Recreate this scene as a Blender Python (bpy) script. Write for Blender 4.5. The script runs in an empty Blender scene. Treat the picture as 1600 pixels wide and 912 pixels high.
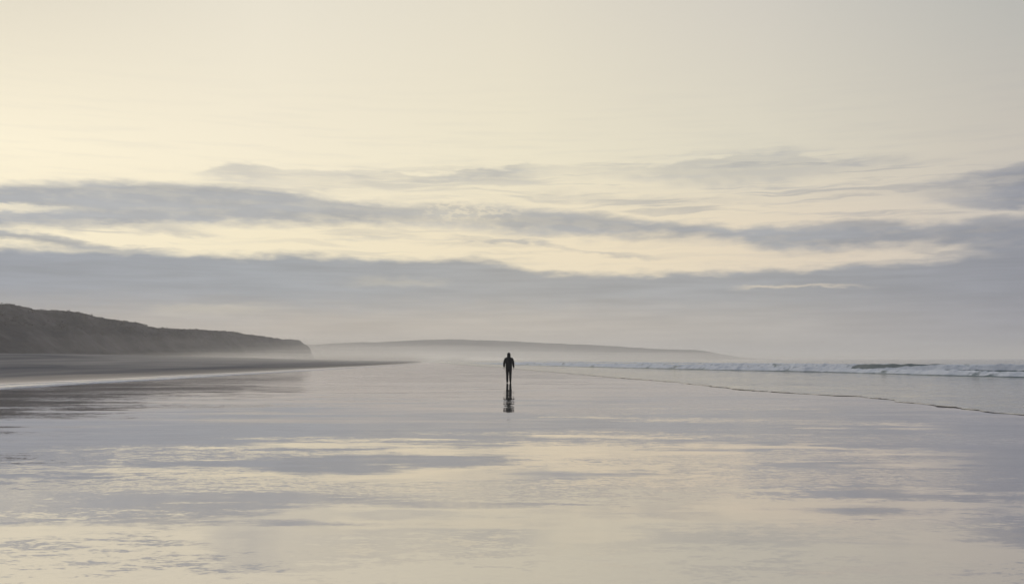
import bpy, bmesh, math, random
from mathutils import Vector, noise
import numpy as np

random.seed(7)
scene = bpy.context.scene
COL = scene.collection
R = math.radians

# ------------------------------------------------------------------ camera
EYE = 1.45
cd = bpy.data.cameras.new('camera')
cam = bpy.data.objects.new('camera', cd)
COL.objects.link(cam)
cam.location = (0, 0, EYE)
cam.rotation_euler = (R(90), 0, 0)
cd.lens = 35
cd.sensor_width = 36
cd.shift_y = 0.065
cd.clip_start = 0.05
cd.clip_end = 40000
scene.camera = cam

scene.view_settings.view_transform = 'Standard'
scene.view_settings.look = 'None'
scene.view_settings.exposure = 0.0
scene.view_settings.gamma = 1
scene.render.engine = 'CYCLES'
cy = scene.cycles
cy.use_denoising = True
cy.volume_bounces = 1
cy.max_bounces = 6
cy.diffuse_bounces = 2
cy.glossy_bounces = 3
cy.transmission_bounces = 2
cy.sample_clamp_indirect = 4.0
cy.use_adaptive_sampling = False
cy.caustics_reflective = False

SUN_AZ, SUN_EL = -34.0, 34.0        # degrees, azimuth from +Y towards +X


def lin(c):
    out = []
    for v in c[:3]:
        v = v / 255.0
        out.append(v / 12.92 if v <= 0.04045 else ((v + 0.055) / 1.055) ** 2.4)
    return (out[0], out[1], out[2], 1.0)


# ------------------------------------------------------------------ node helper
class NT:
    def __init__(self, tree):
        self.t = tree
        self.n = tree.nodes
        self.l = tree.links

    def node(self, kind, **kw):
        nd = self.n.new(kind)
        for k, v in kw.items():
            setattr(nd, k, v)
        return nd

    def put(self, sock, v):
        if isinstance(v, bpy.types.NodeSocket):
            self.l.new(v, sock)
        elif v is not None:
            sock.default_value = v

    def m(self, op, a, b=None, c=None, clamp=False):
        nd = self.node('ShaderNodeMath', operation=op, use_clamp=clamp)
        self.put(nd.inputs[0], a)
        self.put(nd.inputs[1], b)
        self.put(nd.inputs[2], c)
        return nd.outputs[0]

    def rng(self, v, a, b, c=0.0, d=1.0, smooth=False):
        nd = self.node('ShaderNodeMapRange', clamp=True)
        if smooth:
            nd.interpolation_type = 'SMOOTHSTEP'
        self.put(nd.inputs['Value'], v)
        self.put(nd.inputs['From Min'], a)
        self.put(nd.inputs['From Max'], b)
        self.put(nd.inputs['To Min'], c)
        self.put(nd.inputs['To Max'], d)
        return nd.outputs[0]

    def mix(self, f, a, b, blend='MIX'):
        nd = self.node('ShaderNodeMix', data_type='RGBA', blend_type=blend)
        self.put(nd.inputs[0], f)
        self.put(nd.inputs[6], a)
        self.put(nd.inputs[7], b)
        return nd.outputs[2]

    def xyz(self, x, y, z):
        nd = self.node('ShaderNodeCombineXYZ')
        self.put(nd.inputs[0], x)
        self.put(nd.inputs[1], y)
        self.put(nd.inputs[2], z)
        return nd.outputs[0]

    def sep(self, v):
        nd = self.node('ShaderNodeSeparateXYZ')
        self.put(nd.inputs[0], v)
        return nd.outputs

    def noise(self, vec, scale, detail=2.0, rough=0.5, color=False, dist=0.0):
        nd = self.node('ShaderNodeTexNoise')
        self.put(nd.inputs['Vector'], vec)
        nd.inputs['Scale'].default_value = scale
        nd.inputs['Detail'].default_value = detail
        nd.inputs['Roughness'].default_value = rough
        nd.inputs['Distortion'].default_value = dist
        return nd.outputs['Color' if color else 'Fac']

    def vscale(self, v, s):
        nd = self.node('ShaderNodeVectorMath', operation='MULTIPLY')
        self.put(nd.inputs[0], v)
        nd.inputs[1].default_value = s
        return nd.outputs[0]

    def vadd(self, v, s):
        nd = self.node('ShaderNodeVectorMath', operation='ADD')
        self.put(nd.inputs[0], v)
        self.put(nd.inputs[1], s)
        return nd.outputs[0]

    def ramp(self, f, stops):
        nd = self.node('ShaderNodeValToRGB')
        cr = nd.color_ramp
        stops = sorted(stops)
        while len(cr.elements) < len(stops):
            cr.elements.new(0.5)
        for e, (p, c) in zip(cr.elements, stops):
            e.position = p
            e.color = c
        self.put(nd.inputs[0], f)
        return nd.outputs[0]


# ------------------------------------------------------------------ sky
FPX = 1555.6


def direction(x, y):
    """azimuth / elevation in degrees of a point of the sky read off the photograph"""
    az = math.degrees(math.atan((x - 800) / FPX))
    el = math.degrees(math.atan((560 - y) / math.hypot(FPX, x - 800)))
    return az, el


world = bpy.data.worlds.new('World')
scene.world = world
world.use_nodes = True
wt = NT(world.node_tree)
for n_ in list(wt.n):
    wt.n.remove(n_)
tc = wt.node('ShaderNodeTexCoord')
sx, sy, sz = wt.sep(tc.outputs['Generated'])
az = wt.m('MULTIPLY', wt.m('ARCTAN2', sx, sy), 180 / math.pi)
el = wt.m('MULTIPLY', wt.m('ARCSINE', sz), 180 / math.pi)
azn = wt.rng(az, -180, 180)                     # 0..1 all round
azf = wt.rng(az, -40, 40)                       # 0..1 over the part with shaped clouds


def azramp(d):
    return wt.ramp(azn, [((a + 180) / 360, lin(c)) for a, c in d])


around = [(-180, (134, 144, 164)), (-120, (152, 160, 175)), (-70, (222, 214, 196)),
          (80, (168, 170, 176)), (120, (142, 151, 168)), (180, (134, 144, 164))]
c_low = azramp(around + [(-27, (253, 241, 210)), (-14, (250, 237, 204)), (0, (245, 230, 198)), (7, (243, 227, 196)),
                         (18, (229, 214, 192)), (28, (206, 198, 188))])
c_mid = azramp(around + [(-27, (252, 242, 214)), (-14, (247, 237, 211)), (0, (240, 231, 204)), (14, (225, 218, 197)),
                         (27, (203, 196, 184))])
c_high = azramp(around + [(-27, (203, 198, 185)), (-14, (226, 220, 204)), (0, (224, 217, 200)), (14, (207, 202, 193)),
                          (27, (178, 180, 177))])
clear = wt.mix(wt.rng(el, 6, 12, smooth=True), c_low, c_mid)
clear = wt.mix(wt.rng(el, 11, 21.5), clear, c_high)
clear = wt.mix(wt.rng(el, 20, 60), clear, lin((186, 190, 196)))

# stretched, streaky noise fields in direction space
pa = wt.xyz(wt.m('MULTIPLY', az, 0.16), wt.m('MULTIPLY', el, 1.0), 0.0)
nA = wt.noise(pa, 0.9, 3, 0.55)
pb = wt.xyz(wt.m('MULTIPLY', az, 0.45), wt.m('MULTIPLY', el, 1.5), 3.7)
nB = wt.noise(pb, 1.7, 2.5, 0.5)
pc = wt.xyz(wt.m('MULTIPLY', az, 0.14), wt.m('MULTIPLY', el, 2.2), 9.1)
nC = wt.noise(pc, 1.3, 5, 0.6)
pd = wt.xyz(wt.m('MULTIPLY', az, 1.1), wt.m('MULTIPLY', el, 3.2), 5.0)
nD = wt.noise(pd, 1.6, 4, 0.6)
wob = wt.m('ADD', wt.m('MULTIPLY', wt.m('SUBTRACT', nA, 0.5), 0.7), wt.m('MULTIPLY', wt.m('SUBTRACT', nB, 0.5), 0.7))
wob = wt.m('ADD', wob, wt.m('MULTIPLY', wt.m('SUBTRACT', nD, 0.5), 0.14))
eld = wt.m('ADD', el, wob)


def curve(points, lo, hi):
    """float curve over azimuth; points are (azimuth, value)"""
    nd = wt.node('ShaderNodeFloatCurve')
    c = nd.mapping.curves[0]
    pts = sorted(((a + 40) / 80, (v - lo) / (hi - lo)) for a, v in points)
    c.points[0].location = pts[0]
    c.points[1].location = pts[-1]
    for p in pts[1:-1]:
        c.points.new(*p)
    for p in c.points:
        p.handle_type = 'AUTO_CLAMPED'
    nd.mapping.extend = 'HORIZONTAL'
    nd.mapping.update()
    wt.put(nd.inputs['Value'], azf)
    return wt.m('ADD', wt.m('MULTIPLY', nd.outputs[0], hi - lo), lo)


def edge(pts):
    d = [direction(x, y) for x, y in pts]
    return curve(d, 0.0, 25.0)


def opac(pts):
    return curve([(direction(x, 400)[0], v) for x, v in pts], 0.0, 1.0)


def band(top, bot, st, sb, op=None, tex=0.0, e=None):
    e = e or eld
    t = edge(top)
    d = wt.rng(wt.m('SUBTRACT', t, e), -st, st, smooth=True)
    if bot:
        b = edge(bot)
        d = wt.m('MULTIPLY', d, wt.rng(wt.m('SUBTRACT', e, b), -sb, sb, smooth=True))
    if op is not None:
        d = wt.m('MULTIPLY', d, op if isinstance(op, (int, float)) else opac(op))
    if tex:
        d = wt.m('MULTIPLY', d, wt.rng(wt.m('ADD', wt.m('MULTIPLY', nB, 0.45), wt.m('MULTIPLY', nC, 0.55)), 0.40, 0.56, 1 - tex, 1.0, True))
    return d


layers = []
# main long band
layers.append(band(
    [(0, 288), (100, 285), (200, 284), (300, 289), (400, 294), (480, 304), (560, 314), (640, 322), (720, 320), (800, 323),
     (900, 331), (1000, 343), (1100, 352), (1180, 356), (1240, 353), (1340, 343), (1440, 349), (1500, 346), (1600, 339)],
    [(0, 355), (100, 356), (200, 354), (300, 350), (400, 348), (500, 352), (600, 351), (700, 353), (760, 357), (800, 362),
     (860, 366), (960, 370), (1060, 374), (1150, 379), (1200, 388), (1300, 392), (1400, 385), (1480, 387), (1540, 398), (1600, 410)],
    0.32, 0.46, [(0, .96), (500, .93), (640, .8), (720, .66), (800, .88), (1000, .93), (1600, 1.0)], 0.16))
# bright slit inside its left end is left by a negative layer below
slit = band([(0, 318), (60, 320), (120, 325), (200, 333)], [(0, 331), (60, 331), (120, 331), (200, 335)], 0.12, 0.16,
            [(0, .75), (60, .6), (110, .25), (170, 0.0), (1600, 0)])
# low bank
layers.append(band(
    [(0, 386), (100, 389), (200, 391), (300, 398), (350, 401), (450, 400), (540, 402), (620, 406), (700, 404), (780, 410),
     (820, 420), (860, 427), (960, 428), (1060, 426), (1160, 422), (1240, 423), (1300, 415), (1400, 408), (1470, 403),
     (1520, 399), (1600, 392)], None, 0.32, 0, None))
# upper thin band: crisp top, soft underside
layers.append(band(
    [(250, 278), (290, 272), (340, 260), (380, 255), (430, 262), (520, 266), (640, 270), (760, 265), (850, 257), (960, 259),
     (1050, 255), (1150, 245), (1230, 237), (1300, 250), (1400, 258), (1500, 262)],
    [(250, 284), (300, 278), (400, 282), (600, 286), (800, 280), (860, 276), (1000, 278), (1100, 290), (1200, 287),
     (1300, 274), (1400, 268), (1500, 270)], 0.13, 0.42,
    [(0, 0), (260, 0), (320, .32), (380, .5), (470, .3), (640, .42), (760, .62), (820, .4), (880, .22), (1000, .3),
     (1100, .45), (1200, .42), (1300, .3), (1400, .12), (1460, 0), (1600, 0)], 0.25))
layers.append(band(
    [(360, 280), (500, 282), (700, 292), (900, 300), (1000, 308), (1100, 312), (1200, 308), (1300, 300), (1500, 298)],
    [(360, 290), (500, 298), (700, 304), (900, 312), (1000, 320), (1100, 320), (1200, 313), (1300, 308), (1500, 306)], 0.3, 0.3,
    [(0, 0), (340, 0), (420, .16), (600, .14), (760, .05), (880, .22), (1000, .26), (1150, .28), (1230, .1), (1340, .16),
     (1460, .1), (1600, 0)]))
# right upper clouds
layers.append(band(
    [(1380, 300), (1440, 288), (1500, 275), (1560, 266), (1600, 258)], [(1380, 308), (1440, 312), (1500, 322), (1560, 326), (1600, 326)],
    0.2, 0.26, [(0, 0), (1380, 0), (1440, .3), (1500, .55), (1560, .85), (1600, .95)], 0.35))
# left thin band above the bank
layers.append(band(
    [(0, 360), (60, 367), (120, 377), (200, 386), (300, 394), (360, 398)], [(0, 372), (60, 380), (120, 387), (200, 393), (300, 400), (360, 402)],
    0.14, 0.16, [(0, .85), (120, .7), (240, .4), (340, 0), (1600, 0)]))
# broken streaks below the main band
layers.append(band(
    [(680, 362), (760, 369), (840, 374), (880, 384), (960, 393), (1040, 401), (1080, 403)],
    [(680, 372), (760, 379), (840, 384), (880, 392), (960, 399), (1040, 406), (1080, 407)],
    0.12, 0.14, [(0, 0), (660, 0), (720, .45), (820, .65), (880, .4), (960, .5), (1040, .2), (1070, 0), (1600, 0)], 0.6))
layers.append(band(
    [(180, 362), (220, 357), (260, 352), (320, 360), (380, 364)], [(180, 367), (220, 365), (260, 366), (320, 368), (380, 368)],
    0.12, 0.14, [(0, 0), (180, 0), (240, .4), (280, .45), (340, .2), (380, 0), (1600, 0)], 0.3))
layers.append(band(
    [(480, 366), (560, 364), (700, 366)], [(480, 372), (560, 373), (700, 374)], 0.14, 0.16,
    [(0, 0), (480, 0), (560, .25), (640, .2), (700, 0), (1600, 0)], 0.3))
layers[0] = wt.m('MULTIPLY', layers[0], wt.m('SUBTRACT', 1.0, slit))
# mottled stretch of the main band, and fine streaks above it
pe = wt.xyz(wt.m('MULTIPLY', az, 1.0), wt.m('MULTIPLY', el, 2.6), 14.0)
nE = wt.noise(pe, 1.5, 3, 0.6)
mot = wt.m('MULTIPLY', wt.rng(nE, 0.44, 0.60, smooth=True), opac([(0, 0), (620, 0), (680, .4), (740, .5), (800, .35), (860, 0), (1600, 0)]))
mot = wt.m('MULTIPLY', mot, wt.rng(eld, 7.6, 8.3, smooth=True))
layers[0] = wt.m('MULTIPLY', layers[0], wt.m('SUBTRACT', 1.0, mot))
pw = wt.xyz(wt.m('MULTIPLY', az, 0.13), wt.m('ADD', wt.m('MULTIPLY', el, 2.3), wt.m('MULTIPLY', nA, 2.6)), 21.0)
nW = wt.noise(pw, 1.25, 4, 0.58)
wisp = wt.rng(nW, 0.47, 0.64, smooth=True)
layers.append(wt.m('MULTIPLY', wisp, band(
    [(250, 268), (500, 262), (760, 258), (1000, 250), (1200, 236), (1400, 250), (1600, 262)],
    [(250, 292), (500, 306), (760, 318), (1000, 338), (1200, 348), (1400, 338), (1600, 336)], 0.5, 0.5,
    [(0, 0), (260, 0), (400, .25), (760, .3), (900, .4), (1200, .5), (1400, .45), (1600, .4)])))
layers.append(wt.m('MULTIPLY', wisp, band(
    [(0, 352), (200, 354), (400, 352), (700, 356), (1000, 376), (1300, 390), (1500, 388), (1600, 390)],
    [(0, 386), (200, 390), (400, 398), (700, 404), (1000, 420), (1300, 412), (1500, 402), (1600, 400)], 0.3, 0.3,
    [(0, .5), (250, .35), (400, .15), (600, .25), (900, .25), (1000, .1), (1300, .2), (1450, .45), (1600, .6)])))
# glints of open sky in the bank
gl1 = band([(1120, 443), (1200, 446), (1310, 447), (1380, 446)], [(1120, 452), (1200, 452), (1310, 452), (1380, 451)], 0.1, 0.1,
           [(0, 0), (1130, 0), (1200, .6), (1290, .5), (1360, .1), (1400, 0), (1600, 0)])
gl2 = band([(480, 438), (600, 435), (720, 437)], [(480, 446), (600, 446), (720, 445)], 0.2, 0.2,
           [(0, 0), (500, 0), (580, .16), (660, .2), (720, 0), (1600, 0)])
gl3 = band([(180, 480), (300, 476), (460, 478)], [(180, 490), (300, 490), (460, 488)], 0.2, 0.25,
           [(0, 0), (200, 0), (260, .15), (360, .2), (470, 0), (1600, 0)])
gaps = wt.m('ADD', wt.m('ADD', gl1, gl2), gl3, clamp=True)
layers[1] = wt.m('MULTIPLY', layers[1], wt.m('SUBTRACT', 1.0, gaps))
keep = None
for d in layers:
    inv = wt.m('SUBTRACT', 1.0, d)
    keep = inv if keep is None else wt.m('MULTIPLY', keep, inv)
# faint high veil streaks everywhere, and scattered cloud round the rest of the sky
veil = wt.m('MULTIPLY', wt.rng(nC, 0.48, 0.72), wt.m('MULTIPLY', wt.rng(el, 6, 9), wt.rng(el, 17, 11, 0, 0.12)))
rest = wt.m('MULTIPLY', wt.rng(wt.m('ABSOLUTE', az), 34, 60), wt.rng(nC, 0.45, 0.6, 0, 0.7))
keep = wt.m('MULTIPLY', keep, wt.m('SUBTRACT', 1.0, veil))
keep = wt.m('MULTIPLY', keep, wt.m('SUBTRACT', 1.0, wt.m('MULTIPLY', rest, wt.rng(el, 40, 15))))
cloud = wt.m('SUBTRACT', 1.0, keep, clamp=True)

back = [(-180, (122, 131, 152)), (-110, (127, 135, 153)), (-60, (150, 154, 160)), (60, (138, 142, 154)), (120, (128, 134, 148)),
        (180, (128, 134, 148))]
k_top = azramp(back + [(-27, (160, 165, 172)), (-14, (164, 167, 171)), (0, (164, 166, 168)), (14, (160, 163, 168)), (27, (142, 145, 155))])
k_bank = azramp(back + [(-27, (141, 149, 161)), (-14, (153, 159, 166)), (0, (164, 165, 165)), (14, (160, 162, 165)), (27, (139, 142, 152))])
k_base = azramp(back + [(-27, (174, 170, 167)), (-12, (187, 179, 168)), (0, (188, 180, 168)), (14, (180, 175, 169)), (27, (148, 149, 158))])
kc = wt.mix(wt.rng(el, 5.6, 7.2, smooth=True), k_bank, k_top)
kc = wt.mix(wt.rng(wt.m('ADD', el, wob), 4.0, 1.6, smooth=True), kc, k_base)
tex = wt.rng(wt.m('ADD', wt.m('MULTIPLY', nA, 0.4), wt.m('MULTIPLY', nC, 0.6)), 0.35, 0.65, 0.87, 1.12)
kc = wt.mix(1.0, kc, wt.xyz(tex, tex, tex), 'MULTIPLY')
skyc = wt.mix(cloud, clear, kc)
# under the horizon: dim sea colour
skyc = wt.mix(wt.rng(el, -1.0, -4.0), skyc, lin((120, 122, 126)))

nishita = wt.node('ShaderNodeTexSky', sky_type='NISHITA')
nishita.sun_disc = False
nishita.sun_elevation = R(SUN_EL)
nishita.sun_rotation = R(SUN_AZ)
nishita.dust_density = 4.0
nishita.air_density = 1.0
STR = 0.1
up = 1.0 / STR
skys = wt.mix(1.0, skyc, wt.xyz(up, up, up), 'MULTIPLY')
final = wt.mix(0.975, nishita.outputs[0], skys)
bg = wt.node('ShaderNodeBackground')
wt.put(bg.inputs['Color'], final)
bg.inputs['Strength'].default_value = STR
wo = wt.node('ShaderNodeOutputWorld')
wt.l.new(bg.outputs[0], wo.inputs['Surface'])
world.cycles.sampling_method = 'MANUAL'
world.cycles.sample_map_resolution = 512

# ------------------------------------------------------------------ sun behind the overcast
sd = bpy.data.lights.new('sun', 'SUN')
sd.energy = 0.8
sd.angle = R(25)
sd.color = (1.0, 0.9, 0.78)
sun = bpy.data.objects.new('sun', sd)
COL.objects.link(sun)
sdir = Vector((math.sin(R(SUN_AZ)) * math.cos(R(SUN_EL)), math.cos(R(SUN_AZ)) * math.cos(R(SUN_EL)), math.sin(R(SUN_EL))))
sun.rotation_euler = sdir.to_track_quat('Z', 'Y').to_euler()


# ------------------------------------------------------------------ object helpers
def tag(o, label=None, cat=None, group=None, kind=None):
    if label:
        o['label'] = label
    if cat:
        o['category'] = cat
    if group:
        o['group'] = group
    if kind:
        o['kind'] = kind
    return o


def mesh_obj(name, verts, faces, mat, parent=None, smooth=True):
    me = bpy.data.meshes.new(name)
    me.from_pydata([tuple(v) for v in verts], [], faces)
    me.materials.append(mat)
    if smooth:
        me.shade_smooth()
    o = bpy.data.objects.new(name, me)
    COL.objects.link(o)
    if parent:
        o.parent = parent
    return o


def grid_obj(name, P, mat, parent=None, attr=None):
    """P: array rows x cols x 3"""
    P = np.asarray(P, dtype=float)
    r, c, _ = P.shape
    idx = np.arange(r * c).reshape(r, c)
    f = np.stack([idx[:-1, :-1], idx[:-1, 1:], idx[1:, 1:], idx[1:, :-1]], -1).reshape(-1, 4)
    a = P[1, 0] - P[0, 0]
    b = P[0, 1] - P[0, 0]
    if np.cross(b, a)[2] < 0:
        f = f[:, ::-1]
    o = mesh_obj(name, P.reshape(-1, 3).tolist(), f.tolist(), mat, parent)
    if attr:
        for k, v in attr.items():
            at = o.data.attributes.new(k, 'FLOAT', 'POINT')
            at.data.foreach_set('value', np.asarray(v, dtype=np.float32).ravel())
    return o


def sstep(a, b, x):
    t = np.clip((x - a) / (b - a), 0, 1)
    return t * t * (3 - 2 * t)


def fbm(x, y, z=0.0, octv=4, h=0.9):
    return noise.fractal(Vector((x, y, z)), h, 2.0, octv)


def fbm_grid(X, Y, s, z=0.0, octv=4, sy_=None):
    sy_ = sy_ or s
    out = np.empty(X.shape)
    fx, fy, fo = X.ravel() * s, Y.ravel() * sy_, out.ravel()
    for i in range(fx.size):
        fo[i] = noise.fractal(Vector((fx[i], fy[i], z)), 0.9, 2.0, octv)
    return fo.reshape(X.shape)


def new_mat(name):
    m = bpy.data.materials.new(name)
    m.use_nodes = True
    t = NT(m.node_tree)
    for n_ in list(t.n):
        t.n.remove(n_)
    out = t.node('ShaderNodeOutputMaterial')
    return m, t, out


# ------------------------------------------------------------------ materials
def slope_normal(t, fields):
    """normal from sums of (noise colour socket, amount x, amount y)"""
    sx_ = sy_ = None
    for colr, ax, ay, msk in fields:
        o_ = t.sep(colr)
        gx = t.m('MULTIPLY', t.m('SUBTRACT', o_[0], 0.5), ax)
        gy = t.m('MULTIPLY', t.m('SUBTRACT', o_[1], 0.5), ay)
        if msk is not None:
            gx = t.m('MULTIPLY', gx, msk)
            gy = t.m('MULTIPLY', gy, msk)
        sx_ = gx if sx_ is None else t.m('ADD', sx_, gx)
        sy_ = gy if sy_ is None else t.m('ADD', sy_, gy)
    return sx_, sy_


def bent_normal(t, sx_, sy_, geo):
    v = t.xyz(sx_, sy_, 0.0)
    a = t.vadd(geo.outputs['Normal'], v)
    nd = t.node('ShaderNodeVectorMath', operation='NORMALIZE')
    t.put(nd.inputs[0], a)
    return nd.outputs[0]


def sand_material():
    m, t, out = new_mat('sand')
    geo = t.node('ShaderNodeNewGeometry')
    P = geo.outputs['Position']
    px, py, pz = t.sep(P)
    at = t.node('ShaderNodeAttribute', attribute_name='wet')
    wet = at.outputs['Fac']
    flat = t.xyz(px, py, 0.0)
    # ripples of the water film
    big = t.noise(t.vscale(flat, (0.22, 0.5, 1)), 0.5, 2, 0.5, True)
    mid = t.noise(t.vscale(flat, (0.30, 1.0, 1)), 1.2, 2.5, 0.5, True)
    sml = t.noise(t.vscale(flat, (0.45, 1.0, 1)), 7.0, 3, 0.6, True)
    fin = t.noise(t.vscale(flat, (0.6, 1.0, 1)), 26.0, 2, 0.6, True)
    pn = t.noise(t.vadd(t.vscale(flat, (0.1, 0.25, 1)), (31.0, 7.0, 0)), 1.0, 3, 0.6)
    patch = t.rng(pn, 0.46, 0.60, 0.10, 1.0, True)
    calm = t.rng(px, -17.0, -5.0, 0.22, 1.0, True)
    stk = t.noise(t.vadd(t.vscale(flat, (0.2, 0.75, 1)), (11.0, 12.3, 0)), 0.8, 2, 0.5, True)
    sx_, sy_ = slope_normal(t, [(big, 0.02, 0.037, calm), (stk, 0.01, 0.034, calm), (mid, 0.03, 0.034, t.m('ADD', 0.4, t.m('MULTIPLY', calm, 0.6))), (sml, 0.06, 0.085, patch),
                                (fin, 0.05, 0.055, patch)])
    nrm = bent_normal(t, sx_, sy_, geo)
    # colour: sodden dark sand below the film, paler dry sand above
    cn = t.noise(t.vscale(flat, (0.11, 0.012, 1)), 1.0, 5, 0.6)
    grain = t.noise(flat, 60.0, 2, 0.6)
    dry = t.ramp(cn, [(0.36, (0.075, 0.082, 0.098, 1)), (0.5, (0.14, 0.14, 0.15, 1)), (0.64, (0.21, 0.203, 0.203, 1))])
    dry = t.mix(0.12, dry, t.mix(grain, (0.1, 0.09, 0.08, 1), (0.3, 0.27, 0.24, 1)))
    sod = t.ramp(cn, [(0.3, (0.070, 0.067, 0.066, 1)), (0.7, (0.096, 0.09, 0.086, 1))])
    base = t.mix(t.rng(wet, 0.0, 0.1), dry, sod)
    dif = t.node('ShaderNodeBsdfDiffuse')
    t.put(dif.inputs['Color'], base)
    gl = t.node('ShaderNodeBsdfGlossy')
    gl.inputs['Color'].default_value = (0.975, 0.955, 0.965, 1)
    t.put(gl.inputs['Roughness'], t.m('ADD', t.rng(wet, 0.0, 1.0, 0.45, 0.035), t.m('MULTIPLY', patch, 0.03)))
    t.put(gl.inputs['Normal'], nrm)
    fr = t.node('ShaderNodeFresnel')
    fr.inputs['IOR'].default_value = 1.55
    t.put(fr.inputs['Normal'], nrm)
    fac = t.m('MULTIPLY', t.rng(fr.outputs[0], 0.0, 1.0, 0.53, 1.0), t.rng(wet, 0.0, 1.0, 0.0, 1.0))
    mx = t.node('ShaderNodeMixShader')
    t.put(mx.inputs[0], fac)
    t.l.new(dif.outputs[0], mx.inputs[1])
    t.l.new(gl.outputs[0], mx.inputs[2])
    t.l.new(mx.outputs[0], out.inputs['Surface'])
    return m


def sea_material():
    m, t, out = new_mat('sea_water')
    geo = t.node('ShaderNodeNewGeometry')
    px, py, pz = t.sep(geo.outputs['Position'])
    flat = t.xyz(px, py, 0.0)
    at = t.node('ShaderNodeAttribute', attribute_name='foam')
    foam = at.outputs['Fac']
    big = t.noise(t.vscale(flat, (0.3, 0.6, 1)), 0.5, 3, 0.55, True)
    mid = t.noise(t.vscale(flat, (0.5, 1.0, 1)), 2.2, 3, 0.6, True)
    fin = t.noise(flat, 14.0, 2, 0.6, True)
    sx_, sy_ = slope_normal(t, [(big, 0.06, 0.12, None), (mid, 0.16, 0.36, None), (fin, 0.16, 0.30, None)])
    nrm = bent_normal(t, sx_, sy_, geo)
    lace = t.noise(t.vscale(flat, (0.7, 1.0, 1)), 1.6, 6, 0.7, dist=0.6)
    fm = t.m('MULTIPLY', t.rng(lace, 0.42, 0.6, smooth=True), foam)
    fm = t.m('ADD', fm, t.m('MULTIPLY', foam, 0.25), clamp=True)
    dif = t.node('ShaderNodeBsdfDiffuse')
    t.put(dif.inputs['Color'], t.mix(fm, (0.2, 0.19, 0.17, 1), (0.78, 0.79, 0.8, 1)))
    gl = t.node('ShaderNodeBsdfGlossy')
    gl.inputs['Color'].default_value = (0.95, 0.95, 0.95, 1)
    gl.inputs['Roughness'].default_value = 0.08
    t.put(gl.inputs['Normal'], nrm)
    fr = t.node('ShaderNodeFresnel')
    fr.inputs['IOR'].default_value = 1.5
    t.put(fr.inputs['Normal'], nrm)
    fac = t.m('MULTIPLY', t.rng(fr.outputs[0], 0.0, 1.0, 0.2, 1.0), t.m('SUBTRACT', 1.0, t.m('MULTIPLY', fm, 0.8)))
    mx = t.node('ShaderNodeMixShader')
    t.put(mx.inputs[0], fac)
    t.l.new(dif.outputs[0], mx.inputs[1])
    t.l.new(gl.outputs[0], mx.inputs[2])
    t.l.new(mx.outputs[0], out.inputs['Surface'])
    return m


def foam_material():
    m, t, out = new_mat('foam')
    geo = t.node('ShaderNodeNewGeometry')
    P = geo.outputs['Position']
    at = t.node('ShaderNodeAttribute', attribute_name='foam')
    n1 = t.noise(P, 1.3, 6, 0.7)
    n2 = t.noise(P, 9.0, 4, 0.7)
    colr = t.mix(t.rng(n1, 0.35, 0.6), (0.40, 0.44, 0.51, 1), (0.60, 0.62, 0.67, 1))
    colr = t.mix(t.rng(n2, 0.3, 0.7, 0, 0.35), colr, (0.45, 0.5, 0.56, 1))
    fac = t.rng(t.m('ADD', at.outputs['Fac'], t.m('MULTIPLY', t.m('SUBTRACT', n1, 0.5), 1.2)), 0.35, 0.65, smooth=True)
    pb_ = t.node('ShaderNodeBsdfPrincipled')
    t.put(pb_.inputs['Base Color'], t.mix(fac, (0.022, 0.06, 0.078, 1), colr))
    t.put(pb_.inputs['Roughness'], t.rng(fac, 0, 1, 0.3, 0.8))
    pb_.inputs['IOR'].default_value = 1.33
    bp = t.node('ShaderNodeBump')
    bp.inputs['Strength'].default_value = 0.6
    bp.inputs['Distance'].default_value = 0.12
    t.put(bp.inputs['Height'], n2)
    t.l.new(bp.outputs[0], pb_.inputs['Normal'])
    t.l.new(pb_.outputs[0], out.inputs['Surface'])
    return m


def land_material(name, grass, rock, scale, far=False):
    m, t, out = new_mat(name)
    geo = t.node('ShaderNodeNewGeometry')
    P = geo.outputs['Position']
    nz = t.sep(geo.outputs['Normal'])[2]
    n1 = t.noise(t.vscale(P, (1, 1, 2)), scale, 6, 0.62)
    n2 = t.noise(P, scale * 7, 4, 0.65)
    n3 = t.noise(t.vscale(P, (1, 1, 0.3)), scale * 3.2, 5, 0.7)
    g = t.ramp(n2, [(0.3, tuple(c * 0.55 for c in grass) + (1,)), (0.55, tuple(grass) + (1,)), (0.75, tuple(c * 1.5 for c in grass) + (1,))])
    r_ = t.ramp(n3, [(0.3, tuple(c * 0.5 for c in rock) + (1,)), (0.5, tuple(rock) + (1,)), (0.7, tuple(c * 1.5 for c in rock) + (1,))])
    f = t.rng(t.m('ADD', nz, t.m('MULTIPLY', t.m('SUBTRACT', n1, 0.5), 1.1)), 0.72, 0.95, 0, 1, True)
    base = t.mix(f, r_, g)
    d = t.node('ShaderNodeBsdfPrincipled')
    t.put(d.inputs['Base Color'], base)
    d.inputs['Roughness'].default_value = 0.95
    d.inputs['Specular IOR Level'].default_value = 0.1
    bp = t.node('ShaderNodeBump')
    bp.inputs['Strength'].default_value = 0.8
    bp.inputs['Distance'].default_value = 1.2
    t.put(bp.inputs['Height'], t.m('ADD', n2, n3))
    t.l.new(bp.outputs[0], d.inputs['Normal'])
    t.l.new(d.outputs[0], out.inputs['Surface'])
    return m


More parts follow.
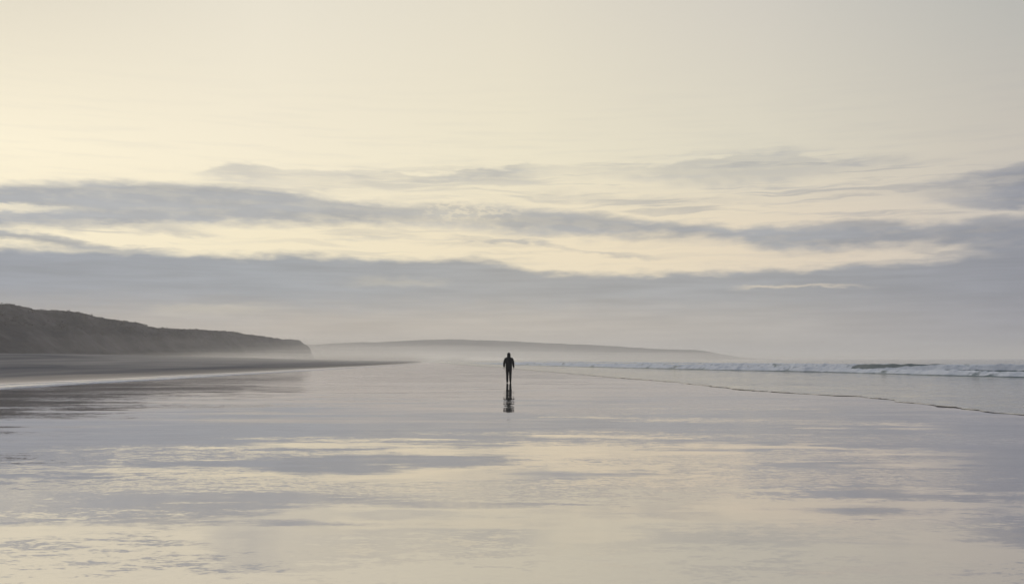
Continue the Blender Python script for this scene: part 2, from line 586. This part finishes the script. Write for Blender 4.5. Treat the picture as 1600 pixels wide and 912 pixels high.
def cloth_material(name, c, rough=0.9):
    m, t, out = new_mat(name)
    tcn = t.node('ShaderNodeTexCoord')
    n1 = t.noise(tcn.outputs['Object'], 9.0, 4, 0.6)
    n2 = t.noise(tcn.outputs['Object'], 140.0, 2, 0.6)
    d = t.node('ShaderNodeBsdfPrincipled')
    t.put(d.inputs['Base Color'], t.mix(n1, tuple(v * 0.6 for v in c) + (1,), tuple(v * 1.4 for v in c) + (1,)))
    d.inputs['Roughness'].default_value = rough
    d.inputs['Specular IOR Level'].default_value = 0.2
    bp = t.node('ShaderNodeBump')
    bp.inputs['Strength'].default_value = 0.3
    bp.inputs['Distance'].default_value = 0.01
    t.put(bp.inputs['Height'], t.m('ADD', n1, t.m('MULTIPLY', n2, 0.2)))
    t.l.new(bp.outputs[0], d.inputs['Normal'])
    t.l.new(d.outputs[0], out.inputs['Surface'])
    return m


M_sand = sand_material()
M_sea = sea_material()
M_foam = foam_material()
M_cliff = land_material('cliff_scrub_and_clay', (0.014, 0.018, 0.029), (0.048, 0.047, 0.057), 0.05)
M_far = land_material('far_dune_land', (0.05, 0.05, 0.05), (0.09, 0.082, 0.076), 0.015)
M_scrub = land_material('scrub_leaves', (0.018, 0.022, 0.028), (0.018, 0.022, 0.028), 0.4)

# ------------------------------------------------------------------ ground
# left shoreline (edge of the rising beach) as X over distance Y
SHY = [-300, 0, 100, 200, 260, 400, 600, 900, 1400, 1900, 3000, 9000]
SHX = [-24.6, -24.6, -24.8, -25.4, -26.5, -34, -55, -105, -230, -330, -500, -1500]
# swash line (edge of the sea film)
SWY = [-300, 10, 20, 25.6, 29.1, 34.2, 37.9, 39.2, 43.9, 47.5, 53.7, 62.7, 69.4, 78.6, 94, 113, 135, 165, 220, 400, 900, 1400, 1900, 3000, 9000]
SWX = [13.3, 13.2, 13.2, 13.2, 13.1, 13.2, 13.3, 12.6, 11.3, 10.7, 10.35, 10.0, 8.9, 7.6, 6.0, 3.6, 1.3, -2.0, -10, -31, -102, -226, -326, -496, -1490]


def shore(y):
    return np.interp(y, SHY, SHX)


def swash(y):
    return np.interp(y, SWY, SWX)


def ground_z(X, Y):
    u = shore(Y) - X
    base = np.interp(Y, [0, 270, 440, 700, 850, 1000, 2000], [2.9, 2.9, 2.3, 1.4, 0.7, 0.4, 0.3])
    lip = 0.10 * sstep(0, 1.6, u)
    rise = lip + (base - 0.10) * sstep(-10, 118, u - 4) * (u > 0)
    off = (base - 0.10) * sstep(-10, 118, -4.0)
    z = np.where(u > 0, rise - off * sstep(0, 3, u), 0.0)
    s = X - swash(Y)
    return np.where(s > 0, -np.minimum(s * 0.03, 1.6), z)


ys = np.concatenate([np.arange(-60, 20, 4), np.arange(20, 120, 1.0), np.arange(120, 400, 4), np.arange(400, 1200, 20),
                     np.arange(1200, 2600, 100), [2800, 3200, 4000, 5500, 7500, 9000]])
cs = np.concatenate([[-5000, -2500, -1200, -700], np.arange(-520, -150, 15), np.arange(-150, -40, 2.5), np.arange(-40, -27, .5),
                     np.arange(-27, -24, 0.08), np.arange(-24, 40, 1.0), np.arange(40, 200, 16), [300, 600, 1500, 5000]])
Yg, Cg = np.meshgrid(ys, cs, indexing='ij')
w_ = 1 - sstep(-22, 60, Cg)
Xg = Cg + (shore(Yg) + 25.0) * w_
ripple = 0.12 * fbm_grid(Xg, Yg, 0.08, 2.0, 3, 0.012)
ug = shore(Yg) - Xg
Zg = ground_z(Xg, Yg)
Zg = Zg + np.where(ug > 3, ripple * sstep(3, 40, ug) * 2.2, 0)
# wavy edge of the film: how wet the sand is
wetn = fbm_grid(Xg, Yg, 0.2, 5.0, 3, 0.05)
wet = 0.10 * (1 - sstep(5.0, 13.0, ug + wetn * 3.0)) + 0.08 * (1 - sstep(2.0, 7.0, ug + wetn)) + 0.82 * (1 - sstep(0.3, 2.6, ug + wetn * 0.5))
ground = grid_obj('beach_sand', np.stack([Xg, Yg, Zg], -1), M_sand, attr={'wet': wet})
tag(ground, kind='structure')

# ------------------------------------------------------------------ sea
F1 = [(60, 46), (74, 38), (80.6, 36), (90, 34.8), (102.6, 33), (112.8, 29), (126, 24), (145.6, 18.7), (180.5, 10.6), (240, -2), (320, -14)]
F2 = [(70, 84), (95, 70), (118, 50), (128, 44), (150, 38), (175, 29), (205, 20), (240, 11), (300, 0), (380, -12)]
F3 = [(120, 130), (180, 92), (240, 66), (320, 42), (420, 20), (520, 4)]


def front_x(F, y):
    return np.interp(y, [p[0] for p in F], [p[1] for p in F])


yss = np.concatenate([np.arange(8, 20, 1.0), np.arange(20, 60, 0.06), np.arange(60, 140, 0.2), np.arange(140, 300, 1.0),
                      np.arange(300, 900, 10), np.arange(900, 2600, 60), [2800, 3200, 4000, 5500, 7500, 8900]])
ts = np.array([-0.03, 0.0, 0.03, 0.07, 0.13, 0.22, 0.4, 0.7, 1.2, 2, 3, 4.5, 6, 8, 10, 12, 14, 17, 20, 23, 26, 30, 35, 40, 45, 50, 60, 80, 110,
               160, 250, 500, 1200, 3000, 5200.0])
Ys, Ts = np.meshgrid(yss, ts, indexing='ij')
edge_w = np.array([0.45 * fbm(0, y * 0.35, 1.0, 3) + 0.16 * fbm(3, y * 1.6, 2.0, 4) for y in yss])
rim = np.array([0.55 + 0.45 * fbm(8, y * 1.1, 4.0, 3) for y in yss])
near = 1 - sstep(150, 400, Ys)
Xs = swash(Ys) + edge_w[:, None] * near * (1 - sstep(0, 6, Ts)) + Ts
prof = np.interp(Ts, [-0.03, 0.0, 0.03, 0.07, 0.13, 0.4, 1.2, 5200], [-0.01, 0.002, 0.012, 0.021, 0.026, 0.021, 0.016, 0.016])
Zs = 0.016 + (prof - 0.016) * np.clip(rim[:, None] * 1.5 - 0.5, 0.0, 0.5)
und = fbm_grid(Xs, Ys, 0.12, 8.0, 3)
Zs = Zs + und * 0.012 * sstep(1, 4, Ts) * near + 0.03 * sstep(3, 30, Ts) * near
# foam: thin lace around and behind the breakers, and dashes on the very edge
fo = np.zeros(Xs.shape)
for F, wd in ((F1, 9.0), (F2, 8.0)):
    d = Xs - front_x(F, Ys)
    fo = np.maximum(fo, sstep(-1.0, 0.5, d) * (1 - sstep(wd * 0.6, wd * 1.6, d)))
fo *= sstep(40, 60, Ys) * (1 - sstep(300, 420, Ys))
dash = np.array([fbm(5, y * 0.9, 9.0, 3) for y in yss])
fo = np.maximum(fo, (sstep(0.02, 0.06, Ts) * (1 - sstep(0.13, 0.3, Ts))) * np.clip(dash[:, None] * 2.5, 0, 0.9) * near)
sea = grid_obj('sea', np.stack([Xs, Ys, Zs], -1), M_sea, attr={'foam': fo})
tag(sea, kind='structure')


# ------------------------------------------------------------------ breaking waves


def breaker(name, F, y0, y1, H, length, label, curl=None, step=0.22, parent=None, seed=0.0, cols=46):
    ya = np.arange(y0, y1, step)
    xa = front_x(F, ya)
    # smooth the polyline
    k = np.hanning(61)
    k /= k.sum()
    xa = np.convolve(np.pad(xa, 30, mode='edge'), k, 'valid')
    tt = np.concatenate([np.linspace(-0.9, 1.6, 26), np.linspace(1.75, length, cols - 26)])
    P = np.zeros((len(ya), len(tt), 3))
    FO = np.zeros((len(ya), len(tt)))
    for i, (x, y) in enumerate(zip(xa, ya)):
        endf = float(sstep(y0, y0 + 10, y) * (1 - sstep(y1 - 90, y1, y)))
        hh = H * (0.78 + 0.3 * fbm(y * 0.06, seed, 1.0, 3) + 0.12 * fbm(y * 0.5, seed, 4.0, 3)) * endf * (1 - 0.35 * float(sstep(125, 210, y)))
        cu, gq = 0.0, 0.0
        if curl:
            cu = float(sstep(curl[0], curl[0] + 1.0, y) * (1 - sstep(curl[1] - 1.4, curl[1], y)))
            gq = float(np.clip((curl[1] - 2.0 - y) / (curl[1] - curl[0] - 2.0), 0, 1))
        j = 0.5 * fbm(y * 0.25, seed, 7.0, 4) * (1 - cu)
        for q, t in enumerate(tt):
            f_bore = float(sstep(-0.75, 0.35, t)) * math.exp(-max(t - 0.3, 0) / (length * 0.3))
            f_curl = float(sstep(-0.5, 0.55, t)) ** 0.8 * math.exp(-max(t - 0.5, 0) ** 1.4 / (length * 0.55))
            f = f_bore * (1 - cu) + 1.18 * f_curl * cu
            lump = (0.22 * fbm(y * 0.9, t * 1.3, seed + 2, 4) + 0.12 * fbm(y * 3.0, t * 3.0, seed + 5, 3)) * (1 - cu)
            z = hh * max(f * (1 + lump), 0) + 0.03
            if t <= -0.86 or q == len(tt) - 1:
                z = -0.05
            P[i, q] = (x + j + t, y, z)
            FO[i, q] = (0.80 + 0.5 * fbm(y * 0.16, t * 0.35, seed + 9, 4) - 0.75 * (t < -0.42) - 0.2 * float(sstep(2.0, length, t))) * (1 - cu) + cu * (0.75 if t > 1.4 else 1.2 * float(sstep(-0.2, 0.12, gq * 0.95 - f_curl + 0.1 * fbm(y, t, 3.0, 3))) if t < 0.5 else 0.0)  # toe darkened: dark water and the roll's shadow put into the foam colour
    return grid_obj(name, P, M_foam, parent, attr={'foam': FO})


w1 = breaker('breaking_wave', F1, 58, 300, 0.62, 6.5, None, seed=2.0)
tag(w1, 'long low roll of white foam, the breaking wave nearest to the wet sand', 'wave', 'waves breaking along the shore')
w2 = breaker('breaking_wave', F2, 72, 360, 0.86, 8.0, None, curl=(117.0, 129.0), seed=11.0)
tag(w2, 'taller wave behind the first foam roll, with a dark green unbroken face showing', 'wave', 'waves breaking along the shore')

w3 = breaker('breaking_wave', F3, 125, 520, 0.55, 9.0, None, seed=23.0, step=0.5)
tag(w3, 'low distant foam crest farthest out, along the hazy sea horizon', 'wave', 'waves breaking along the shore')

# ------------------------------------------------------------------ headland on the left
HY = [150, 321, 342, 367, 395, 428, 467, 513, 560, 622, 667, 690, 700, 712]
HZ = [20.5, 19.4, 19.2, 19.0, 19.0, 17.6, 15.9, 16.2, 17.0, 17.4, 15.9, 15.2, 14.6, 13.4]
yh = np.concatenate([np.arange(60, 600, 2.2), np.arange(600, 760, 1.0)])
uh = np.concatenate([np.linspace(0, 40, 44), np.linspace(42, 80, 12), np.linspace(90, 330, 14)])
Yh, Uh = np.meshgrid(yh, uh, indexing='ij')
gully = np.array([4.5 * fbm(0.0, y * 0.022, 1.0, 4) for y in yh])[:, None]
ridge = np.interp(Yh, HY, HZ)
n_g = fbm_grid(Uh, Yh, 0.06, 3.0, 5, 0.035)
n_r = fbm_grid(Uh, Yh, 0.22, 6.0, 3)
n_s = fbm_grid(Uh, Yh, 0.9, 9.0, 2)
k = sstep(0, 27 - 19 * sstep(560, 695, Yh), Uh + 4.0 * n_g)
foot = np.interp(Yh, [0, 270, 440, 700, 850], [2.9, 2.9, 2.3, 1.5, 1.0]) - 0.5
endc = 1 - sstep(702, 711, Yh + 1.5 * n_r - 0.02 * Uh)
plate = ridge * (0.86 + 0.14 * sstep(18, 34, Uh)) * (1 - 0.35 * sstep(150, 330, Uh))
Zh = foot + (plate - foot) * k * endc + (n_r * 0.6 + n_s * 0.2 + n_g * 1.0) * k * endc
Zh = np.where(Uh > 329, -2, Zh)
Zh = np.where(Yh < 61, -2, Zh)
Zh = Zh - 2.5 * sstep(715, 740, Yh)
Xh = -138 - gully - Uh + np.where(Uh < 1, 0, 0)
headland = grid_obj('headland', np.stack([Xh, Yh, Zh], -1), M_cliff)
tag(headland, kind='structure')

# scrub along the crest: leafy tufts, one mass
sv, sf = [], []
for _ in range(2600):
    y = random.uniform(250, 700)
    u = random.uniform(16, 46)
    i = int(np.searchsorted(yh, y)) - 1
    q = int(np.searchsorted(uh, u)) - 1
    p = Vector((Xh[i, q], Yh[i, q], Zh[i, q]))
    r = random.uniform(0.25, 0.62)
    for _k in range(9):
        c = p + Vector((random.gauss(0, r * 0.8), random.gauss(0, r * 0.8), abs(random.gauss(0, r * 0.35))))
        a = Vector((random.gauss(0, 1), random.gauss(0, 1), random.gauss(0, .7))).normalized() * r * 0.45
        b = Vector((random.gauss(0, 1), random.gauss(0, 1), random.gauss(0, .7))).normalized() * r * 0.45
        n0 = len(sv)
        sv += [c - a, c + b, c + a, c - b]
        sf.append((n0, n0 + 1, n0 + 2, n0 + 3))
scrub = mesh_obj('scrub', sv, sf, M_scrub, smooth=False)
tag(scrub, 'low dark scrub along the headland crest', 'scrub', kind='stuff')

# ------------------------------------------------------------------ far hill across the bay
FX = [-900, -600, -391, -244, -120, -40, 24, 146, 244, 366, 403, 427, 464, 520]
FZ = [22, 26, 29.0, 35.0, 40.0, 38.5, 34.5, 30.0, 24.4, 18.0, 14.4, 9.2, 3.4, 1.0]
xf = np.arange(-900, 640, 8.0)
vf = np.concatenate([np.linspace(0, 140, 26), np.linspace(150, 500, 10)])
Xf, Vf = np.meshgrid(xf, vf, indexing='ij')
nf = fbm_grid(Xf, Vf, 0.012, 3.0, 5)
nf2 = fbm_grid(Xf, Vf, 0.05, 5.0, 3)
hf = np.interp(Xf, FX, FZ)
kf = sstep(0, 120, Vf + 14 * nf)
Zf = -0.4 + hf * kf * (1 - 0.4 * sstep(250, 500, Vf)) + (nf * 1.6 + nf2 * 0.5) * kf * sstep(0, 12, hf)
Yf = 1850 + Vf + 0.02 * np.abs(Xf) + 30 * np.sin(Xf * 0.004)
hill = grid_obj('hill', np.stack([Xf, Yf, Zf], -1), M_far)
tag(hill, kind='structure')


# ------------------------------------------------------------------ the walker
def skinned(name, joints, bones, mat, parent, sub=2, lump=0.0, extra=None):
    """joints: name -> (co, rx, ry); bones: pairs; one continuous grown surface"""
    names = list(joints)
    me = bpy.data.meshes.new(name + '_rig')
    me.from_pydata([joints[n_][0] for n_ in names], [(names.index(a), names.index(b)) for a, b in bones], [])
    o = bpy.data.objects.new(name + '_rig', me)
    COL.objects.link(o)
    md = o.modifiers.new('skin', 'SKIN')
    md.use_smooth_shade = True
    for i, n_ in enumerate(names):
        s = me.skin_vertices[0].data[i]
        s.radius = joints[n_][1:3]
        s.use_root = (i == 0)
    if sub:
        sm = o.modifiers.new('sub', 'SUBSURF')
        sm.levels = sub
        sm.render_levels = sub
    dg = bpy.context.evaluated_depsgraph_get()
    ev = o.evaluated_get(dg)
    res = bpy.data.meshes.new_from_object(ev)
    bpy.data.objects.remove(o)
    bm = bmesh.new()
    bm.from_mesh(res)
    if extra:
        extra(bm)
    if lump:
        bm.normal_update()
        for v in bm.verts:
            v.co += v.normal * lump * (noise.fractal(v.co * 7.0, 1.0, 2.0, 3) + 0.6 * math.sin(v.co.z * 46 + v.co.x * 20 + 3 * noise.noise(v.co * 5)))
    bm.to_mesh(res)
    bm.free()
    res.materials.clear()
    res.materials.append(mat)
    res.shade_smooth()
    res.name = name
    b = bpy.data.objects.new(name, res)
    COL.objects.link(b)
    b.parent = parent
    return b


def head_shape(bm):
    """skull with face, ears and nose; faces +Y"""
    c0 = Vector((0, 0.02, 1.69))
    r = bmesh.ops.create_uvsphere(bm, u_segments=28, v_segments=20, radius=1.0)
    for v in r['verts']:
        p = v.co.copy()
        x, y, z = p.x * 0.076, p.y * 0.096, p.z * 0.118
        if z < 0:
            x *= 1 - 0.30 * (-p.z) ** 1.5
            y = y * (1 - 0.18 * (-p.z)) + 0.012 * (-p.z)
        if p.y > 0.6:
            nose = math.exp(-((p.x / 0.16) ** 2)) * math.exp(-(((p.z + 0.12) / 0.22) ** 2))
            y += 0.022 * nose
            for s in (-1, 1):
                y -= 0.010 * math.exp(-(((p.x - s * 0.4) / 0.16) ** 2) - ((p.z - 0.08) / 0.13) ** 2)
            y += 0.006 * math.exp(-((p.x / 0.3) ** 2) - ((p.z + 0.5) / 0.07) ** 2)
            y -= 0.004 * math.exp(-((p.x / 0.3) ** 2) - ((p.z + 0.44) / 0.03) ** 2)
        if abs(p.x) > 0.93 and -0.3 < p.z < 0.25:
            x += 0.012 * (1 if x > 0 else -1)
        v.co = c0 + Vector((x, y, z))


M_skin = cloth_material('skin', (0.28, 0.17, 0.12), 0.6)
M_jacket = cloth_material('jacket_cloth', (0.012, 0.012, 0.014))
M_trouser = cloth_material('trouser_cloth', (0.010, 0.010, 0.013))
M_boot = cloth_material('boot_leather', (0.008, 0.007, 0.007), 0.95)
M_hood = cloth_material('hood_cloth', (0.010, 0.010, 0.012))

person = bpy.data.objects.new('person', None)
COL.objects.link(person)
person.location = (-0.19, 59.4, 0.0)
tag(person, 'lone person in a dark hooded jacket walking away over the mirror wet sand', 'person')

# joints; the right leg is a little in front
J = {'pelvis': ((0, 0, 0.95), .125, .10), 'waist': ((0, 0.0, 1.12), .12, .09), 'chest': ((0, 0.0, 1.32), .15, .11),
     'collar': ((0, 0.0, 1.48), .085, .07), 'neck': ((0, 0.01, 1.56), .055, .055), 'skull': ((0, 0.02, 1.66), .06, .07)}
B = [('pelvis', 'waist'), ('waist', 'chest'), ('chest', 'collar'), ('collar', 'neck'), ('neck', 'skull')]
ARM = {-1: dict(el=(-.272, -.035, 1.16), wr=(-.285, .03, .93)), 1: dict(el=(.262, -.01, 1.16), wr=(.29, .06, .92))}
LEG = {-1: dict(kn=(-.092, .02, .50), an=(-.088, -.13, .10)), 1: dict(kn=(.092, .10, .50), an=(.092, .14, .09))}
for s, n_ in ((-1, 'l'), (1, 'r')):
    J['sh' + n_] = ((s * .175, 0, 1.455), .062, .062)
    J['el' + n_] = (ARM[s]['el'], .043, .043)
    J['wr' + n_] = (ARM[s]['wr'], .028, .024)
    w = Vector(ARM[s]['wr'])
    J['pa' + n_] = (tuple(w + Vector((0, .012, -.05))), .022, .036)
    J['pb' + n_] = (tuple(w + Vector((0, .018, -.085))), .020, .038)
    B += [('collar', 'sh' + n_), ('sh' + n_, 'el' + n_), ('el' + n_, 'wr' + n_), ('wr' + n_, 'pa' + n_), ('pa' + n_, 'pb' + n_)]
    for k_, (dy, ln) in enumerate(((.036, .066), (.012, .076), (-.012, .070), (-.034, .054))):
        b0 = w + Vector((0, .018 + dy * 0.75, -.092))
        b1 = b0 + Vector((-s * .006, dy * 0.15, -ln * 0.5))
        b2 = b1 + Vector((-s * .020, dy * 0.05, -ln * 0.45))
        J[f'f{k_}a{n_}'] = (tuple(b0), .009, .009)
        J[f'f{k_}b{n_}'] = (tuple(b1), .0085, .0085)
        J[f'f{k_}c{n_}'] = (tuple(b2), .007, .007)
        B += [('pb' + n_, f'f{k_}a{n_}'), (f'f{k_}a{n_}', f'f{k_}b{n_}'), (f'f{k_}b{n_}', f'f{k_}c{n_}')]
    J['ta' + n_] = (tuple(w + Vector((-s * .008, .052, -.062))), .011, .011)
    J['tb' + n_] = (tuple(w + Vector((-s * .018, .068, -.095))), .009, .009)
    B += [('pa' + n_, 'ta' + n_), ('ta' + n_, 'tb' + n_)]
    J['hp' + n_] = ((s * .095, 0, .88), .092, .092)
    J['kn' + n_] = (LEG[s]['kn'], .058, .058)
    J['an' + n_] = (LEG[s]['an'], .038, .04)
    a = Vector(LEG[s]['an'])
    J['to' + n_] = (tuple(a + Vector((s * .012, .15, -.055))), .035, .022)
    B += [('pelvis', 'hp' + n_), ('hp' + n_, 'kn' + n_), ('kn' + n_, 'an' + n_), ('an' + n_, 'to' + n_)]
skinned('body', J, B, M_skin, person, 2, extra=head_shape)

# jacket: loose, straight hem below the hips, sleeves to the wrist
JK = {'hem': ((0, 0, 0.84), .225, .165), 'hip': ((0, 0, 0.96), .215, .16), 'waist': ((0, 0, 1.12), .205, .155),
      'chest': ((0, -.005, 1.30), .225, .17), 'yoke': ((0, -.005, 1.42), .19, .14), 'neck': ((0, 0, 1.55), .115, .11)}
BK = [('hem', 'hip'), ('hip', 'waist'), ('waist', 'chest'), ('chest', 'yoke'), ('yoke', 'neck')]
for s, n_ in ((-1, 'l'), (1, 'r')):
    w, e = Vector(ARM[s]['wr']), Vector(ARM[s]['el'])
    JK['sh' + n_] = ((s * .195, 0, 1.405), .098, .10)
    JK['ua' + n_] = ((s * .242, -.012, 1.29), .088, .09)
    JK['el' + n_] = (tuple(e), .076, .078)
    JK['fa' + n_] = (tuple(e.lerp(w, .55)), .062, .064)
    JK['cf' + n_] = (tuple(w + Vector((0, 0, .0))), .046, .050)
    BK += [('yoke', 'sh' + n_), ('sh' + n_, 'ua' + n_), ('ua' + n_, 'el' + n_), ('el' + n_, 'fa' + n_), ('fa' + n_, 'cf' + n_)]
skinned('jacket', JK, BK, M_jacket, person, 2, lump=0.006)


def tube_body(name, rings, mat, parent, seg=28, lump=0.005):
    """several lofted tubes of elliptical rings, joined in one mesh"""
    bm = bmesh.new()
    for tube in rings:
        prev = None
        for (cx, cy_, cz, rx, ry) in tube:
            cur = [bm.verts.new((cx + rx * math.cos(2 * math.pi * q / seg), cy_ + ry * math.sin(2 * math.pi * q / seg), cz)) for q in range(seg)]
            if prev:
                for q in range(seg):
                    bm.faces.new((prev[q], prev[(q + 1) % seg], cur[(q + 1) % seg], cur[q]))
            else:
                bm.faces.new(cur)
            prev = cur
        bm.faces.new(prev)
    bmesh.ops.recalc_face_normals(bm, faces=bm.faces[:])
    bm.normal_update()
    for v in bm.verts:
        v.co += v.normal * lump * (noise.fractal(v.co * 9.0, 1.0, 2.0, 3) + 0.25 * math.sin(v.co.z * 40 + 9 * noise.noise(v.co * 4)))
    me = bpy.data.meshes.new(name)
    bm.to_mesh(me)
    bm.free()
    me.materials.append(mat)
    me.shade_smooth()
    o = bpy.data.objects.new(name, me)
    COL.objects.link(o)
    o.parent = parent
    return o


legs = []
for s in (-1, 1):
    k_, a_ = Vector(LEG[s]['kn']), Vector(LEG[s]['an'])
    top = Vector((s * .088, 0, .95))
    T = []
    for q in range(25):
        f = q / 24
        if f < 0.5:
            c = top.lerp(k_, f * 2)
            rr = 0.112 + (0.083 - 0.112) * (f * 2)
        else:
            c = k_.lerp(a_, f * 2 - 1)
            rr = 0.083 + (0.064 - 0.083) * (f * 2 - 1)
        T.append((c.x, c.y, c.z, rr * 0.96, rr * 1.05))
    legs.append(T)
seat = [(0, -.005, z, rx, ry) for z, rx, ry in ((1.02, .165, .125), (.95, .19, .14), (.88, .195, .14), (.82, .18, .125), (.77, .15, .10), (.74, .10, .07))]
tube_body('trousers', legs + [seat], M_trouser, person)
for s in (-1, 1):
    a_ = Vector(LEG[s]['an'])
    BO = {'shaft': (tuple(a_ + Vector((0, 0, .10))), .062, .064), 'ankle': (tuple(a_), .060, .062), 'heel': (tuple(a_ + Vector((0, -.035, -.052))), .056, .056),
          'ball': (tuple(a_ + Vector((s * .012, .12, -.055))), .056, .044), 'tip': (tuple(a_ + Vector((s * .016, .185, -.066))), .044, .032)}
    skinned('boot', BO, [('shaft', 'ankle'), ('ankle', 'heel'), ('ankle', 'ball'), ('ball', 'tip')], M_boot, person, 2)

# hood, open at the face
hv = bmesh.new()
bmesh.ops.create_uvsphere(hv, u_segments=32, v_segments=22, radius=1.0)
cut = [v for v in hv.verts if v.co.y > 0.62 and v.co.z > -0.75]
bmesh.ops.delete(hv, geom=cut, context='VERTS')
for v in hv.verts:
    p = v.co.copy()
    wdt = 0.108 + (0.10 * max(0, -p.z - 0.3))
    v.co = Vector((p.x * wdt, 0.015 + p.y * (0.128 + 0.03 * max(0, -p.z)), 1.672 + p.z * (0.145 if p.z > 0 else 0.25)))
    v.co += Vector((0, 0, 0.004)) * math.sin(v.co.x * 60)
bmesh.ops.solidify(hv, geom=hv.faces[:], thickness=0.008)
hme = bpy.data.meshes.new('hood')
hv.to_mesh(hme)
hv.free()
hme.materials.append(M_hood)
hme.shade_smooth()
hood = bpy.data.objects.new('hood', hme)
COL.objects.link(hood)
hood.parent = person


# ------------------------------------------------------------------ pale strip painting the sky reflection on the wet beach edge (left)
yl = np.concatenate([np.arange(25, 130, 0.12), np.arange(130, 300, 1.0)])
ta = np.array([0.0, 0.03, 0.08, 0.16, 0.30, 0.34])
ha = np.array([-0.3, 0.6, 1.0, 0.9, 0.45, -0.3])
LP = np.zeros((len(yl), len(ta), 3))
for i, y in enumerate(yl):
    wv = 0.35 * fbm(2, y * 0.06, 3.0, 3) + 0.05 * fbm(4, y * 0.9, 3.0, 3)
    wd = (0.75 + 0.5 * fbm(7, y * 0.25, 1.0, 3)) * 0.6
    hh = 0.030 * (0.8 + 0.35 * fbm(6, y * 1.5, 2.0, 3))
    for q in range(len(ta)):
        x = float(shore(y)) + 0.25 + wv - ta[q] * wd
        LP[i, q] = (x, y, float(ground_z(np.array(x), np.array(y))) + hh * ha[q])
lipo = grid_obj('painted_edge_gleam', LP, M_foam, attr={'foam': np.ones((len(yl), len(ta))) * 1.4})
tag(lipo, 'thin pale strip painted as the sky gleam where the water film meets the rising beach', 'foam', kind='stuff')


# ------------------------------------------------------------------ air
def volume_mat(name, colr, dens, aniso=0.0):
    m, t, out = new_mat(name)
    v = t.node('ShaderNodeVolumePrincipled')
    v.inputs['Color'].default_value = colr
    v.inputs['Density'].default_value = dens
    v.inputs['Anisotropy'].default_value = aniso
    t.l.new(v.outputs[0], out.inputs['Volume'])
    return m


def box(name, x0, x1, y0, y1, z0, z1, mat):
    v = [(x, y, z) for x in (x0, x1) for y in (y0, y1) for z in (z0, z1)]
    f = [(0, 1, 3, 2), (4, 6, 7, 5), (0, 4, 5, 1), (2, 3, 7, 6), (0, 2, 6, 4), (1, 5, 7, 3)]
    return mesh_obj(name, v, f, mat, smooth=False)


haze = box('haze', -5600, 5600, -400, 9400, -3.6, 46.0, volume_mat('haze_air', (0.96, 0.95, 0.955, 1), 0.00043, 0.55))
tag(haze, 'thin pale sea haze over the whole beach', 'haze', kind='stuff')


def bank(cx, cy_, cz, rx, ry, rz, dens, label):
    bm = bmesh.new()
    bmesh.ops.create_icosphere(bm, subdivisions=5, radius=1.0)
    for v in bm.verts:
        p = v.co.copy()
        g = 1 + 0.26 * noise.fractal(p * 2.2 + Vector((cx, cy_, 0)) * 0.01, 1.0, 2.0, 3)
        v.co = Vector((p.x * rx * g, p.y * ry * g, p.z * rz * g))
    me = bpy.data.meshes.new('sea_mist')
    bm.to_mesh(me)
    bm.free()
    me.materials.append(volume_mat('mist_air', (0.99, 0.965, 0.93, 1), dens, 0.55))
    o = bpy.data.objects.new('sea_mist', me)
    COL.objects.link(o)
    o.location = (cx, cy_, cz)
    tag(o, label, 'mist', 'low banks of sea mist', 'stuff')


bank(-40, 1350, 1, 640, 380, 11, 0.0010, 'low bank of mist lying before the far hill')
bank(-60, 1250, 1, 520, 300, 16, 0.0006, 'thin mist rising before the far hill')
bank(-210, 1250, 1, 330, 330, 20, 0.0006, 'mist drifting to the right of the headland tip')
for rz_, dn_ in ((2, 0.0014), (3.5, 0.0010), (5.5, 0.0009), (8, 0.0007), (11, 0.0006), (14.5, 0.00055)):
    bank(-128 + rz_ * 1.3, 560 + rz_ * 7, 1, 84 + (rz_ * 7) % 11, 300 - rz_ * 7, rz_, dn_, 'thin mist at the foot of the headland')
bank(-105, 380, 3, 45, 150, 7, 0.0004, 'faint mist hanging over the dry beach')
bank(-52, 360, 0.5, 27, 230, 3, 0.0026, 'thin mist creeping along the dry edge of the beach')
bank(-62, 620, 0.5, 46, 260, 3.4, 0.0024, 'low mist drifting along the far edge of the beach')
bank(-90, 900, 0.5, 110, 330, 4, 0.0018, 'low mist over the sand spit beyond the headland')
print('tris', sum(len(o.data.polygons) for o in scene.objects if o.type == 'MESH'))
